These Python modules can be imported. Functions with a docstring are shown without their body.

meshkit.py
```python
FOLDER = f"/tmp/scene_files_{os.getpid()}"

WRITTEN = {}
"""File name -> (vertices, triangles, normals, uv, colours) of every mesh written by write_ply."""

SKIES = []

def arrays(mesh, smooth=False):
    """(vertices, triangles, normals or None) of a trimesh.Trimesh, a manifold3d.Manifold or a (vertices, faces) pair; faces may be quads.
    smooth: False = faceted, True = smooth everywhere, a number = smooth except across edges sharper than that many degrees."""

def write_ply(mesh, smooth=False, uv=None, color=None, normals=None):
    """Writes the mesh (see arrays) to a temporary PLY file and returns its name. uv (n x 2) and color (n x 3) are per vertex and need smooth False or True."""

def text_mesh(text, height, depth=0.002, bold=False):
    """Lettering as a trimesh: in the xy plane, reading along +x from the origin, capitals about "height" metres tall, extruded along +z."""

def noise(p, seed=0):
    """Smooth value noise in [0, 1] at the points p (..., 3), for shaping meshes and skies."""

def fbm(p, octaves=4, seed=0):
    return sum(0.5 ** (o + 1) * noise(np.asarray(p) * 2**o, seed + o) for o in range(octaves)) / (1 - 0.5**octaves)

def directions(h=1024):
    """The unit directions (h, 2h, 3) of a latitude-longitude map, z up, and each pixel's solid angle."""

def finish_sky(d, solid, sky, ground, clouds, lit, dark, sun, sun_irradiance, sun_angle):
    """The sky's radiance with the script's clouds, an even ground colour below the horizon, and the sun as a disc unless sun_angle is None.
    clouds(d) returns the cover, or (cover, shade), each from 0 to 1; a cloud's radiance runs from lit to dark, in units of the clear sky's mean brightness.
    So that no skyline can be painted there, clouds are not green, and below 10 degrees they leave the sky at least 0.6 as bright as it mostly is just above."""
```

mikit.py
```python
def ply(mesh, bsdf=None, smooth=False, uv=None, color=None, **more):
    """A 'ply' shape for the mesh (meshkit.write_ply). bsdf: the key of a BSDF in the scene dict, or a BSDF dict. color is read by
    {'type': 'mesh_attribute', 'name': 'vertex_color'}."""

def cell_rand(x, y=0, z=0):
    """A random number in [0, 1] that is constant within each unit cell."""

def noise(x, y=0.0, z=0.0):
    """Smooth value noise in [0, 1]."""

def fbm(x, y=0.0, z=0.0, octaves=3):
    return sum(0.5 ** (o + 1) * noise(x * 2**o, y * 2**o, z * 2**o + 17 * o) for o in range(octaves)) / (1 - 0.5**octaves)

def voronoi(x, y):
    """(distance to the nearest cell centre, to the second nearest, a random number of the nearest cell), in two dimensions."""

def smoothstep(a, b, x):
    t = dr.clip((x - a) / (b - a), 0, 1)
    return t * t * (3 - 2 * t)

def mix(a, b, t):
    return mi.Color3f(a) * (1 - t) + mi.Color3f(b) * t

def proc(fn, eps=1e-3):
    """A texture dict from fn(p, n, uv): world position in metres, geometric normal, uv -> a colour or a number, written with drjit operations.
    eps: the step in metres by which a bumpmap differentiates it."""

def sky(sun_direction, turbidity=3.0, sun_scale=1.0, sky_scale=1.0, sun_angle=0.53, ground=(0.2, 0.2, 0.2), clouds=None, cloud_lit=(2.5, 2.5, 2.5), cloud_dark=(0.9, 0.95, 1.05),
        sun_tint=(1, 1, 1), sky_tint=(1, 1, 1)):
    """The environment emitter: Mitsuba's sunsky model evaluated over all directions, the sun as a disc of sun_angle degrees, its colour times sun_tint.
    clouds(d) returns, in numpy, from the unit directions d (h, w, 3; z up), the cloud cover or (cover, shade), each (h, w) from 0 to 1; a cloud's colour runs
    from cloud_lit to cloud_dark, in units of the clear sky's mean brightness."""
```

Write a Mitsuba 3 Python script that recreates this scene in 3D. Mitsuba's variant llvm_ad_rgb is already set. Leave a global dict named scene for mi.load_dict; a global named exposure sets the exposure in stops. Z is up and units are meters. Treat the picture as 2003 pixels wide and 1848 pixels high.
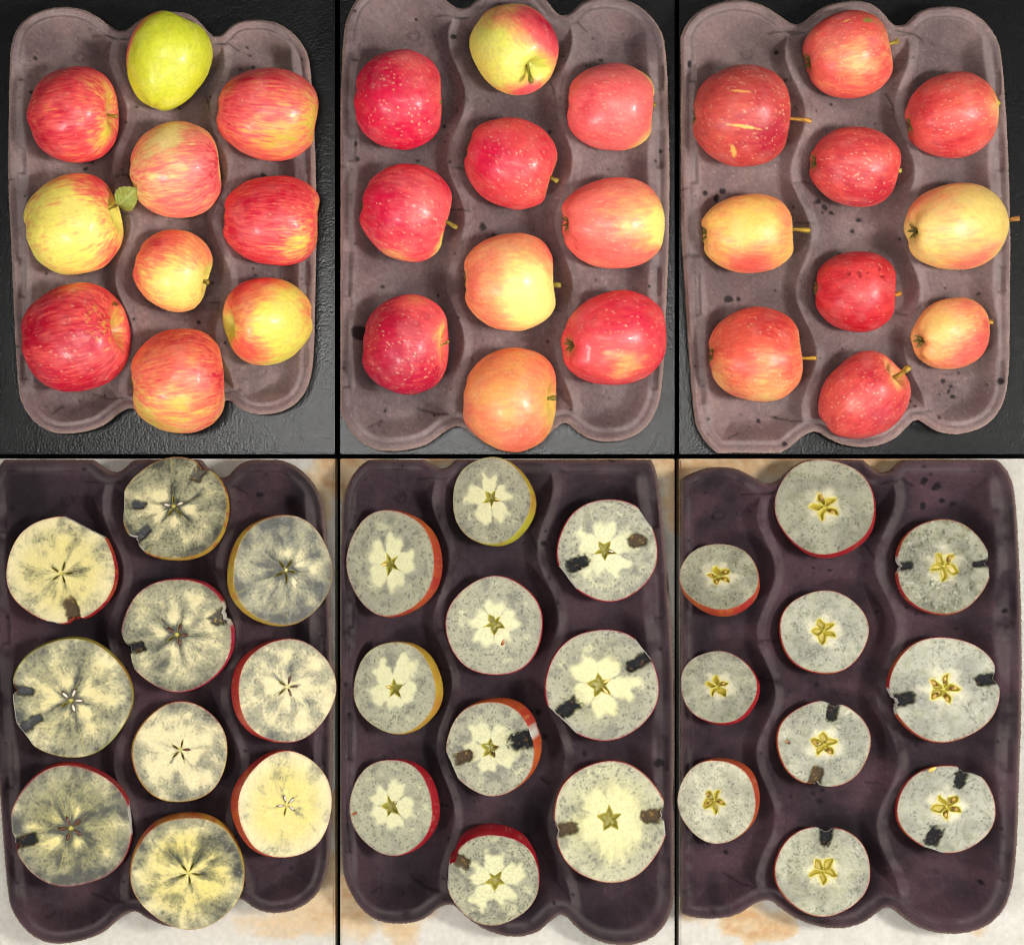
import math, random
import numpy as np, trimesh, shapely
import mitsuba as mi, drjit as dr
import mikit
from mikit import proc, noise, fbm, voronoi, smoothstep, mix
from meshkit import noise as nnoise, fbm as nfbm
from scipy.spatial import cKDTree

T = mi.ScalarTransform4f
scene, labels = {}, {}

# ------------------------------------------------------------------ camera, light, exposure
H = 2.3                      # camera height above the bench tops
S = 0.00042                  # metres on the bench per unit of the layout plan (plan is 2003 x 1848 units)
exposure = 0.9
scene['camera'] = {'type': 'perspective', 'fov': math.degrees(2 * math.atan(1001.5 * S / H)), 'fov_axis': 'x', 'near_clip': 0.1, 'far_clip': 50,
                   'to_world': T().look_at(origin=[0, 0, H], target=[0, 0, 0], up=[0, 1, 0])}


def lamp(k, pos, aim, sx, sy, L):
    scene['lamp' + k] = {'type': 'rectangle', 'to_world': T().look_at(origin=pos, target=aim, up=[0, 1, .01]).scale([sx, sy, 1]),
                         'bsdf': {'type': 'diffuse', 'reflectance': {'type': 'rgb', 'value': .8}},
                         'emitter': {'type': 'area', 'radiance': {'type': 'rgb', 'value': [L, L * .985, L * .95]}}}


lamp('', [1.3, -.05, 1.75], [0, .2, 0], .16, .16, 66.)            # right of the benches
lamp('_001', [-1.2, -.95, 1.65], [0, -.2, 0], .16, .16, 34.)      # near left corner
lamp('_002', [-.1, .1, 2.75], [-.1, .1, 0], .5, .1, 17.)          # ceiling, over the camera
lamp('_003', [.5, -1.7, 2.7], [.2, 0, 0], .6, .15, 11.)           # ceiling, behind the photographer
scene['room_light'] = {'type': 'constant', 'radiance': {'type': 'rgb', 'value': [.035, .035, .037]}}
for k, w in (('', 'square white lamp panel on the right of the benches'), ('_001', 'square white lamp panel at the near left of the benches'), ('_002', 'long white ceiling lamp directly over the camera'),
             ('_003', 'long white ceiling lamp over the near edge')):
    labels['lamp' + k] = {'label': w, 'category': 'lamp'}


def lin(*c):
    c = np.asarray(c if len(c) > 1 else c[0], float) / 255
    return np.where(c < .04045, c / 12.92, ((c + .055) / 1.055) ** 2.4)


def sst(a, b, x):
    t = np.clip((x - a) / (b - a), 0, 1)
    return t * t * (3 - 2 * t)


def lerp(a, b, t):
    return a * (1 - t[..., None]) + b * t[..., None]


def at(px, py, z=0.0):
    """plan coordinates -> metres, for something at height z"""
    k = S * (H - z) / H
    return np.array([(px - 1001.5) * k, (924 - py) * k, z])


# ------------------------------------------------------------------ materials
VC = {'type': 'mesh_attribute', 'name': 'vertex_color'}


def rgb(*c):
    return {'type': 'rgb', 'value': lin(*c).tolist()}


def two(b):
    return {'type': 'twosided', 'bsdf': b}


def bumped(b, fn, scale, eps=2e-4):
    return two({'type': 'bumpmap', 'arbitrary': proc(fn, eps=eps), 'scale': scale, 'bsdf': b})


scene['mat_skin_gloss'] = two({'type': 'principled', 'base_color': VC, 'roughness': .42, 'specular': .42, 'clearcoat': .28, 'clearcoat_gloss': .95})
scene['mat_skin_satin'] = two({'type': 'principled', 'base_color': VC, 'roughness': .42, 'specular': .45, 'clearcoat': .1, 'clearcoat_gloss': .85})
scene['mat_flesh'] = bumped({'type': 'principled', 'base_color': VC, 'roughness': .3, 'specular': .5},
                            lambda p, n, uv: noise(p.x * 1100, p.y * 1100, p.z * 1100) + .6 * noise(p.x * 2300, p.y * 2300, p.z * 2300), .00035)
scene['mat_flesh_wet'] = bumped({'type': 'principled', 'base_color': VC, 'roughness': .1, 'specular': .7},
                                lambda p, n, uv: noise(p.x * 700, p.y * 700, p.z * 700) + .6 * noise(p.x * 1500, p.y * 1500, p.z * 1500), .0018)
scene['mat_core'] = two({'type': 'principled', 'base_color': VC, 'roughness': .35, 'specular': .5})
scene['mat_decay'] = two({'type': 'principled', 'base_color': VC, 'roughness': .75, 'specular': .25})
scene['mat_pulp'] = bumped({'type': 'principled', 'base_color': VC, 'roughness': .9, 'specular': .2},
                           lambda p, n, uv: dr.sin(p.x * 3300 + p.y * 700) * dr.sin(p.y * 3300 - p.x * 700) * .25 + noise(p.x * 500, p.y * 500, p.z * 500) + .7 * noise(p.x * 1200, p.y * 1200, p.z * 1200), .0009)
scene['mat_stem'] = two({'type': 'principled', 'base_color': VC, 'roughness': .55, 'specular': .3})
scene['mat_leaf'] = {'type': 'principledthin', 'base_color': VC, 'roughness': .5, 'diff_trans': .6}
scene['mat_seed'] = two({'type': 'principled', 'base_color': VC, 'roughness': .25, 'specular': .5})
scene['mat_water'] = {'type': 'dielectric', 'int_ior': 1.33}


def bench_col(p, n, uv):
    f = fbm(p.x * 9, p.y * 9, 2., 3)
    s = noise(p.x * 900, p.y * 900, 1.)
    return mix((.003, .0033, .0033), (.010, .0105, .0105), f * .5 + smoothstep(.55, .9, s) * .6)


def bench_bump(p, n, uv):
    a, b, c = voronoi(p.x * 520, p.y * 520)
    return (1 - a) + .6 * noise(p.x * 300, p.y * 300, 0.)


scene['mat_bench'] = bumped({'type': 'principled', 'base_color': proc(bench_col), 'roughness': .22, 'specular': .3}, bench_bump, .00008)

STAINS = []          # (x, y, rx, ry, strength) iodine and juice stains on the paper, metres


def paper_col(p, n, uv):
    wx = p.x + .05 * (fbm(p.x * 22, p.y * 22, 3., 3) - .5)
    wy = p.y + .05 * (fbm(p.x * 22, p.y * 22, 9., 3) - .5)
    st = mi.Float(0)
    for (x, y, a, b, k) in STAINS:
        d = dr.square((wx - x) / a) + dr.square((wy - y) / b)
        st = dr.maximum(st, k * smoothstep(1.5, .15, d))
    g = .6 * fbm(p.x * 36, p.y * 190, 5., 4) + .4 * fbm(p.x * 240, p.y * 240, 5., 2)
    st = st * (.25 + 1.3 * g)
    c = mix((.60, .575, .52), (.52, .48, .41), fbm(p.x * 30, p.y * 30, 1., 3))
    c = mix(c, (.56, .41, .24), smoothstep(0., .55, st) * .9)
    c = mix(c, (.46, .24, .09), smoothstep(.5, 1.1, st) * .7)
    return c * (.9 + .2 * fbm(p.x * 300, p.y * 300, 7., 3))


def paper_bump(p, n, uv):
    return fbm(p.x * 60, p.y * 60, 0., 3) * 1.5 + .5 * noise(p.x * 700, p.y * 700, 0.)


scene['mat_paper'] = bumped({'type': 'principled', 'base_color': proc(paper_col), 'roughness': .8, 'specular': .2}, paper_bump, .0008)
scene['mat_floor'] = two({'type': 'diffuse', 'reflectance': rgb(30, 30, 32)})


def add(key, mesh, mat, smooth=True, color=None):
    if color is not None:
        v = mesh[0] if isinstance(mesh, tuple) else mesh.vertices
        color = np.broadcast_to(np.asarray(color, float), (len(v), 3))
    scene[key] = mikit.ply(mesh, mat, smooth=smooth, color=color)
    return key


def child(key, part):
    k, n = f'{key}__{part}', 0
    while k in scene:
        n += 1
        k = f'{key}__{part}_{n:03d}'
    return k


COUNT = {}


def number(kind):
    n = COUNT.get(kind, 0)
    COUNT[kind] = n + 1
    return kind if n == 0 else f'{kind}_{n:03d}'


# ------------------------------------------------------------------ the setting: floor and six bench tops with open joints between them
XS = [(-900, 655), (665, 1319.5), (1328.5, 2900)]
YS = [(-900, 888), (897, 2750)]


def slab(x0, x1, y0, y1, z0, z1, r=.0015):
    a, b = at(x0, y1), at(x1, y0)
    poly = shapely.box(a[0], a[1], b[0], b[1])
    m = trimesh.creation.extrude_polygon(poly.buffer(-r).buffer(r, quad_segs=3), z1 - z0 - r, engine='earcut')
    m.apply_translation([0, 0, z0])
    top = trimesh.creation.extrude_polygon(poly.buffer(-r), r, engine='earcut')
    top.apply_translation([0, 0, z1 - r])
    return trimesh.util.concatenate([m, top])


f = trimesh.creation.box((12, 12, .1)); f.apply_translation([0, 0, -.85])
add('floor', f, 'mat_floor', False)
labels['floor'] = {'label': 'dark floor seen through the joints between the benches', 'kind': 'structure'}
for j, (y0, y1) in enumerate(YS):
    for i, (x0, x1) in enumerate(XS):
        k = number('black_bench_top' if j == 0 else 'paper_covered_bench_top')
        add(k, slab(x0, x1, y0, y1, -.04, 0), 'mat_bench' if j == 0 else 'mat_paper', False)
        labels[k] = {'label': ('pebbled black bench top under the ' if j == 0 else 'bench top covered in orange stained white paper under the ')
                     + ('left', 'middle', 'right')[i] + (' upper' if j == 0 else ' lower') + ' tray', 'kind': 'structure'}
for (px, py, a, b, k) in [(640, 985, 30, 60, .6), (625, 1760, 60, 95, .75), (560, 1815, 80, 40, .5), (480, 900, 40, 20, .3),
                          (690, 930, 60, 75, .9), (850, 905, 50, 40, 1.0), (700, 1790, 75, 60, .9), (668, 1500, 14, 260, .6), (800, 1800, 60, 60, .7), (840, 1790, 40, 40, .5),
                          (1440, 900, 330, 75, 1.0), (1700, 905, 160, 50, 1.0), (1340, 950, 60, 60, .9), (1640, 900, 150, 40, .9), (1480, 1795, 70, 40, 1.), (1400, 1770, 90, 40, .6), (1345, 1760, 40, 40, .7), (1880, 1812, 60, 20, .5)]:
    q = at(px, py)
    STAINS.append((q[0], q[1], a * S, b * S, k))

# ------------------------------------------------------------------ moulded pulp trays
OUT = np.array([(45, 240), (55, 170), (85, 105), (140, 60), (210, 37), (280, 33), (350, 47), (400, 75), (440, 105), (470, 127), (498, 133), (525, 122), (550, 100), (590, 73), (640, 58), (700, 52),
                (760, 60), (800, 85), (830, 120), (850, 145), (875, 153), (900, 147), (920, 125), (950, 100), (1000, 87), (1060, 87), (1120, 97), (1175, 130), (1220, 180), (1245, 230), (1255, 300),
                (1265, 450), (1275, 700), (1277, 950), (1272, 1200), (1268, 1400), (1258, 1510), (1235, 1580), (1195, 1630), (1140, 1660), (1080, 1672), (1030, 1670), (985, 1655), (950, 1630),
                (930, 1614), (908, 1614), (880, 1640), (840, 1680), (780, 1705), (715, 1712), (640, 1700), (580, 1670), (545, 1645), (515, 1648), (480, 1668), (450, 1695), (410, 1722), (350, 1740),
                (280, 1750), (220, 1745), (160, 1715), (120, 1670), (90, 1620), (80, 1560), (70, 1400), (60, 1200), (50, 950), (38, 720), (42, 500)], float)
CUPS = [(295, 463, 1), (295, 905, 1), (300, 1360, 1), (300, 130, .5), (300, 1650, .5), (690, 245, 1), (705, 685, 1), (700, 1090, 1), (715, 1535, 1), (1080, 460, 1), (1095, 890, 1), (1080, 1300, 1),
        (1030, 140, .5), (1040, 1560, .5)]


def chaikin(p, n):
    for _ in range(n):
        q = np.roll(p, -1, 0)
        p = np.stack([.75 * p + .25 * q, .25 * p + .75 * q], 1).reshape(-1, 2)
    return p


OUT = chaikin(OUT, 2)


def warp(Hm, P):
    q = np.c_[np.asarray(P, float) / 1000, np.ones(len(P))] @ Hm.T
    return q[:, :2] / q[:, 2:] * 1000


TRAYS = [  # where each tray lies: projective maps of the tray plan onto the layout plan (rows act on [x, y, 1] / 1000)
    [[.4853, 0, 0], [0, .4853, 0], [0, 0, 1]],
    [[.48, -.0316, .6551], [.0041, .5135, -.0493], [-.0293, -.0165, 1]],
    [[.512, .0177, 1.2978], [-.0201, .5278, -.009], [-.006, .0055, 1]],
    [[.5607, .0142, -.0483], [.021, .6011, .847], [.024, .0155, 1]],
    [[.2796, -.0413, .6561], [-.2202, .4289, .8857], [-.1716, -.0447, 1]],
    [[.226, -.0447, 1.2655], [-.2371, .4515, .9191], [-.1751, -.0198, 1]]]
CRACKS = [[(385, 157), (450, 160), (515, 166)], [(868, 178), (930, 182), (962, 210)], [(375, 1588), (440, 1606), (520, 1610)], [(900, 1588), (975, 1577)], [(210, 1665), (245, 1640)], [(830, 395), (845, 440), (850, 470)],
          [(470, 720), (500, 715), (535, 722)], [(465, 860), (540, 870)], [(40, 730), (75, 728)], [(850, 1210), (885, 1218)]]
TRAYSPEC = [
    dict(pt=0, label='mauve pulp fruit tray on the black bench, holding ten streaky whole apples', cols=((138, 118, 115), (106, 90, 90)), spots=[(147, 240, 9), (995, 190, 8), (1018, 272, 8), (970, 285, 6), (1000, 288, 5), (110, 797, 7), (345, 680, 9), (310, 150, 4), (1060, 706, 9), (1030, 1110, 8), (1020, 1085, 6), (845, 420, 6), (545, 1290, 7), (800, 1300, 9), (460, 1530, 4)]),
    dict(pt=0, label='mauve pulp fruit tray on the black bench, holding ten red apples with pale freckles', cols=((130, 112, 111), (98, 84, 85)), spots=[(470, 240, 10), (440, 1180, 7), (640, 560, 10), (600, 930, 14), (640, 960, 10), (730, 960, 12), (1090, 1200, 14), (1150, 1230, 9), (1130, 1180, 7), (1240, 640, 9), (150, 1330, 26), (110, 640, 8), (120, 700, 8), (230, 1160, 7), (700, 970, 8), (980, 330, 5), (880, 300, 6), (440, 560, 8), (240, 1780 - 120, 6), (330, 1500, 6), (850, 1330, 7)]),
    dict(pt=0, label='cracked mauve pulp fruit tray on the black bench, holding ten long-stemmed red and orange apples', cols=((140, 119, 116), (108, 92, 92)), spots=[(90, 265, 12), (420, 230, 9), (140, 745, 11), (185, 760, 14), (210, 735, 14), (565, 790, 12), (590, 810, 12), (615, 830, 10), (720, 860, 11), (650, 990, 15), (580, 830, 8), (225, 1140, 14), (260, 1140, 9), (1030, 1470, 9), (1050, 1510, 8), (1060, 1490, 7), (1090, 1440, 6), (1065, 1530, 9), (1230, 1480, 13), (560, 455, 6), (620, 428, 6), (330, 1600, 8), (420, 1690, 8), (1000, 1610, 8)],
         crack=[(0, 975), (45, 985), (75, 975), (115, 978)]),
    dict(pt=1, label='dark purple pulp fruit tray holding apple halves with blotchy radial staining', cols=((70, 52, 58), (34, 28, 32)), spots=[(130, 250, 10), (1010, 210, 10), (1030, 290, 8), (1000, 300, 7), (75, 880, 9), (70, 600, 8), (560, 1680 - 60, 5), (980, 600, 7)]),
    dict(pt=1, label='dark purple pulp fruit tray holding apple halves with cream star centres', cols=((68, 52, 58), (34, 28, 32)), spots=[(1050, 140, 26), (1075, 160, 22), (1090, 115, 18), (1110, 180, 14), (875, 440, 10), (920, 640, 7), (1000, 1120, 9), (1225, 1130, 14), (80, 920, 8), (100, 1030, 9), (330, 620, 6), (640, 1400, 9), (680, 1410, 7), (850, 1000, 12), (870, 1080, 10), (560, 1270, 5), (320, 100, 6)]),
    dict(pt=1, label='dark purple pulp fruit tray holding finely speckled apple halves with yellow cores', cols=((76, 56, 63), (38, 31, 35)), spots=[(1000, 200, 14), (1040, 225, 14), (1000, 285, 12), (1090, 290, 8), (1060, 275, 10), (350, 350, 8), (420, 420, 5), (680, 880, 10), (990, 1080, 8), (700, 1290, 12), (300, 1470, 10), (380, 1500, 8), (360, 1420, 10), (310, 1480, 8), (1230, 650, 8), (1180, 1500, 8), (700, 400, 6), (640, 1160, 5)]),
]


def tray_height(x, y, dist, rng, seed):
    xs = x - .028 * (y - 900)
    w = np.cos(2 * np.pi * (y - 463) / 444)
    r1, r2 = 503 + 33 * w, 899 - 33 * w
    lo, hi = 128 - 9 * w, 1203 + 9 * w
    hs_, hw = 6, 44
    near = lambda e: 1.5 * (e - xs - hs_)                 # the right-hand walls rise steeply to a crest
    far = lambda e: .8 * (xs - e - hw) + 6                # the left-hand walls slope gently
    d = np.where(xs < r1, np.minimum(xs - lo, near(r1)), np.where(xs < r2, np.minimum(far(r1), near(r2)), np.minimum(far(r2), hi - xs)))
    d = np.minimum(d, dist - 50)
    cup = np.zeros_like(x)
    for (cx, cy, a) in CUPS:
        cup = np.maximum(cup, a * sst(212, 70, np.hypot((x - cx) * .85, y - cy) + 14 * (nnoise(np.stack([x / 60, y / 60, x * 0 + 3 + seed], -1)) - .5)))
    depth = 27 * (.50 + .50 * cup)
    z = 31 - depth * sst(-6, 80, d) ** .75
    z += .8 * np.exp(-((d + 7) / 9) ** 2)                                   # lip of the troughs
    z += 1.5 * np.exp(-((dist - 14) / 11) ** 2) - 1.9 * np.exp(-((dist - 34) / 7) ** 2) - 4 * (1 - sst(0, 9, dist))
    for (sx, ya, yb) in ((97, 265, 330), (97, 600, 705), (99, 1040, 1200), (110, 1430, 1530), (1232, 330, 420), (1238, 560, 700), (1236, 1050, 1150), (1232, 1400, 1480)):
        m = sst(17, 9, np.abs(x - sx)) * sst(-4, 4, y - ya) * sst(-4, 4, yb - y)
        z -= 3.0 * m
    for (cx, cy) in ((306, 222), (1042, 1495)):
        r = np.hypot((x - cx) / 1.25, y - cy)
        z -= 1.5 * np.exp(-((r - 17) / 4.5) ** 2)
    for (cx, cy) in ((305, 282), (1040, 1440)):
        z -= 1.5 * sst(26, 18, np.abs(x - cx)) * np.exp(-((y - cy) / 5) ** 2)
    z += 1.5 * (nfbm(np.stack([x / 130, y / 130, x * 0 + seed], -1), 3) - .5) + .8 * (nfbm(np.stack([x / 22, y / 22, x * 0 + seed], -1), 3) - .5)
    return z, d


def polydist(x, y, line):
    best = np.full(x.shape, 1e9)
    for (a, b) in zip(line[:-1], line[1:]):
        a, b = np.array(a, float), np.array(b, float)
        t = np.clip(((x - a[0]) * (b - a)[0] + (y - a[1]) * (b - a)[1]) / ((b - a) @ (b - a)), 0, 1)
        best = np.minimum(best, np.hypot(x - a[0] - t * (b - a)[0], y - a[1] - t * (b - a)[1]))
    return best


def grid_mesh(poly, pitch, rng, fuzz=0.0):
    """square grid inside the outline, its border drawn onto the outline"""
    x0, y0, x1, y1 = poly.bounds
    gx, gy = np.arange(x0 - pitch, x1 + 2 * pitch, pitch), np.arange(y0 - pitch, y1 + 2 * pitch, pitch)
    X, Y = np.meshgrid(gx, gy)
    ring = np.array(poly.exterior.segmentize(1.5).coords)
    tree = cKDTree(ring)
    P = np.c_[X.ravel(), Y.ravel()]
    dd, ii = tree.query(P)
    ins = shapely.contains_xy(poly, P[:, 0], P[:, 1])
    sd = np.where(ins, dd, -dd).reshape(X.shape)
    ok = sd > -.45 * pitch
    cell = ok[:-1, :-1] & ok[1:, :-1] & ok[:-1, 1:] & ok[1:, 1:]
    idx = np.arange(X.size).reshape(X.shape)
    a, b, c, d = idx[:-1, :-1][cell], idx[:-1, 1:][cell], idx[1:, 1:][cell], idx[1:, :-1][cell]
    F = np.r_[np.c_[a, c, b], np.c_[a, d, c]]
    e = np.sort(np.r_[F[:, :2], F[:, 1:], F[:, [2, 0]]], 1)
    ue, cnt = np.unique(e, axis=0, return_counts=True)
    edge = ue[cnt == 1]
    bv = np.unique(edge)
    P[bv] = ring[ii[bv]] + rng.normal(0, fuzz, (len(bv), 2))
    sd = sd.ravel(); sd[bv] = 0
    used = np.unique(F)
    re = np.full(X.size, -1); re[used] = np.arange(len(used))
    return P[used], re[F], np.maximum(sd[used], 0), re[edge]


def build_tray(i):
    t, spec = TRAYS[i], TRAYSPEC[i]
    rng = np.random.default_rng(100 + i)
    Hm = np.array(t, float)
    inv = np.linalg.inv(Hm)
    c, r = i % 3, i // 3
    x0, x1 = XS[c]; y0, y1 = YS[r]
    win = shapely.box(x0 + 2 if c else -200, y0 + 2 if r else -200, x1 - 2 if c < 2 else 2300, y1 - 2 if not r else 2100)
    outline = shapely.Polygon(warp(Hm, OUT)).intersection(win)
    outline = outline if outline.geom_type == 'Polygon' else max(outline.geoms, key=lambda g: g.area)
    outline = outline.buffer(-6).buffer(6)
    local = shapely.Polygon(warp(inv, np.array(outline.exterior.coords)))
    key = number('fruit_tray')
    P, F, sd, edge = grid_mesh(local, 5.0, rng, .7)
    x, y = P[:, 0], P[:, 1]
    z, d = tray_height(x, y, sd, rng, i * 7.7)
    crack = np.full(len(x), 1e9)
    for ln in CRACKS + ([spec['crack']] if 'crack' in spec else []):
        ln = [(a + rng.normal(0, 4), b + rng.normal(0, 3)) for a, b in ln]
        wob = 5 * (nnoise(np.stack([x / 14, y / 14, x * 0 + i], -1)) - .5)
        w = polydist(x + wob, y + wob, ln) / (1.8 if ln[0][0] < 20 else 1)
        crack = np.minimum(crack, w)
    z -= 1.3 * np.exp(-(crack / 3.2) ** 2)
    scr = np.zeros(len(x))
    for (bx, ph) in ((525, 0), (922, 1)):
        for _ in range(26):
            cy = rng.uniform(250, 1560); cx = bx + .028 * (cy - 900) + (1 - 2 * ph) * 33 * math.cos(2 * math.pi * (cy - 463) / 444) + rng.uniform(-22, 22)
            ln = [(cx, cy), (cx + rng.normal(0, 4), cy + rng.uniform(12, 60))]
            scr = np.maximum(scr, rng.uniform(.3, 1) * np.exp(-(polydist(x, y, ln) / 2.6) ** 2))
    z -= .5 * scr
    n3 = lambda s, o, sc=0: nfbm(np.stack([x / s, y / s, x * 0 + i * 3.1 + sc], -1), o)
    ca, cb = lin(spec['cols'][0]), lin(spec['cols'][1])
    col = lerp(ca, cb, sst(.25, .75, n3(170, 4)))
    col = col * (.80 + .40 * n3(11, 3, 5))[:, None]
    col = col * (.88 + .24 * rng.random(len(x)))[:, None]
    col = lerp(col, col * np.array([1.05, .98, .98]), sst(.4, .75, n3(90, 3, 9)))
    col = lerp(col, lin(168, 140, 128) * (1. if not spec['pt'] else .5), .75 * sst(14, 2, sd))              # scuffed, fuzzy outer edge
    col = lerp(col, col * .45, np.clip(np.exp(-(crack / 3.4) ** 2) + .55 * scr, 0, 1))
    ridge_light = sst(-2, -14, d) * sst(.3, .6, n3(60, 3, 21)) * sst(10, 40, sd)
    col = lerp(col, lin(156, 142, 140) * (1. if not spec['pt'] else .42), .4 * ridge_light)            # light painted onto the raised ridges, to strengthen the relief
    ink = np.zeros(len(x))
    extra = [(rng.uniform(80, 1240), rng.uniform(80, 1680), rng.uniform(2, 6.5)) for _ in range(150)]
    wob = 7 * (nnoise(np.stack([x / 11, y / 11, x * 0 + i], -1)) - .5)
    for (sx, sy, rr) in spec['spots'] + extra:
        ink = np.maximum(ink, sst(rr + 2.5, rr - 3.5, np.hypot((x - sx) * (1 + .2 * math.sin(sx)), y - sy) + wob * min(1, rr / 8)) * (.92 if rr > 5 else .6))
    col = lerp(col, np.broadcast_to(lin(38, 34, 34) if not spec['pt'] else lin(22, 19, 22), col.shape), ink)
    lint = sst(.86, .95, nnoise(np.stack([x / 7, y / 7, x * 0 + 50 + i], -1)))
    col = lerp(col, col * 1.35, lint)
    Wp = warp(Hm, P)
    kk = S * (H - .02) / H
    V = np.c_[(Wp[:, 0] - 1001.5) * kk, (924 - Wp[:, 1]) * kk, z / 1000]
    nb = len(V)
    bd = np.unique(edge)
    re = np.full(nb, -1); re[bd] = nb + np.arange(len(bd))
    skirt = V[bd] - [0, 0, .0035]
    a, b = edge[:, 0], edge[:, 1]
    SF = np.r_[np.c_[a, b, re[b]], np.c_[a, re[b], re[a]]]
    V2, C2, F2 = np.r_[V, skirt], np.r_[col, col[bd]], np.r_[F, SF]
    # underside, coarser
    Pu, Fu, su, _ = grid_mesh(local, 22.0, rng)
    zu, _ = tray_height(Pu[:, 0], Pu[:, 1], su, rng, i * 7.7)
    Wu = warp(Hm, Pu)
    Vu = np.c_[(Wu[:, 0] - 1001.5) * kk, (924 - Wu[:, 1]) * kk, np.maximum(zu / 1000 - .0045, .0006)]
    F2 = np.r_[F2, Fu[:, ::-1] + len(V2)]
    C2 = np.r_[C2, np.broadcast_to(cb, (len(Vu), 3))]
    V2 = np.r_[V2, Vu]
    # face winding: make the top face up
    n = np.cross(V2[F[0, 1]] - V2[F[0, 0]], V2[F[0, 2]] - V2[F[0, 0]])
    if n[2] < 0:
        F2 = F2[:, ::-1]
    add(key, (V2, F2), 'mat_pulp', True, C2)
    labels[key] = {'label': spec['label'], 'category': 'tray', 'group': 'moulded pulp fruit trays'}


for i in range(6):
    build_tray(i)


# ------------------------------------------------------------------ small builders
def tube(path, radii, n=8):
    path, radii = np.asarray(path, float), np.asarray(radii, float)
    tan = np.gradient(path, axis=0); tan /= np.linalg.norm(tan, axis=1, keepdims=True)
    ref = np.array([0, 0, 1.]) if abs(tan[0][2]) < .8 else np.array([0, 1., 0])
    V = []
    for p, t, r in zip(path, tan, radii):
        u = np.cross(t, ref); u /= np.linalg.norm(u); v = np.cross(t, u)
        th = np.arange(n) * 2 * np.pi / n
        V.append(p + r * (np.cos(th)[:, None] * u + np.sin(th)[:, None] * v))
    V = np.vstack([*V, path[:1], path[-1:]])
    F = []
    for i in range(len(path) - 1):
        for j in range(n):
            a, b, c, d = i * n + j, i * n + (j + 1) % n, (i + 1) * n + (j + 1) % n, (i + 1) * n + j
            F += [(a, b, c), (a, c, d)]
    m = len(path) * n
    for j in range(n):
        F += [(m, (j + 1) % n, j), (m + 1, m - n + j, m - n + (j + 1) % n)]
    return V, np.array(F)


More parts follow.
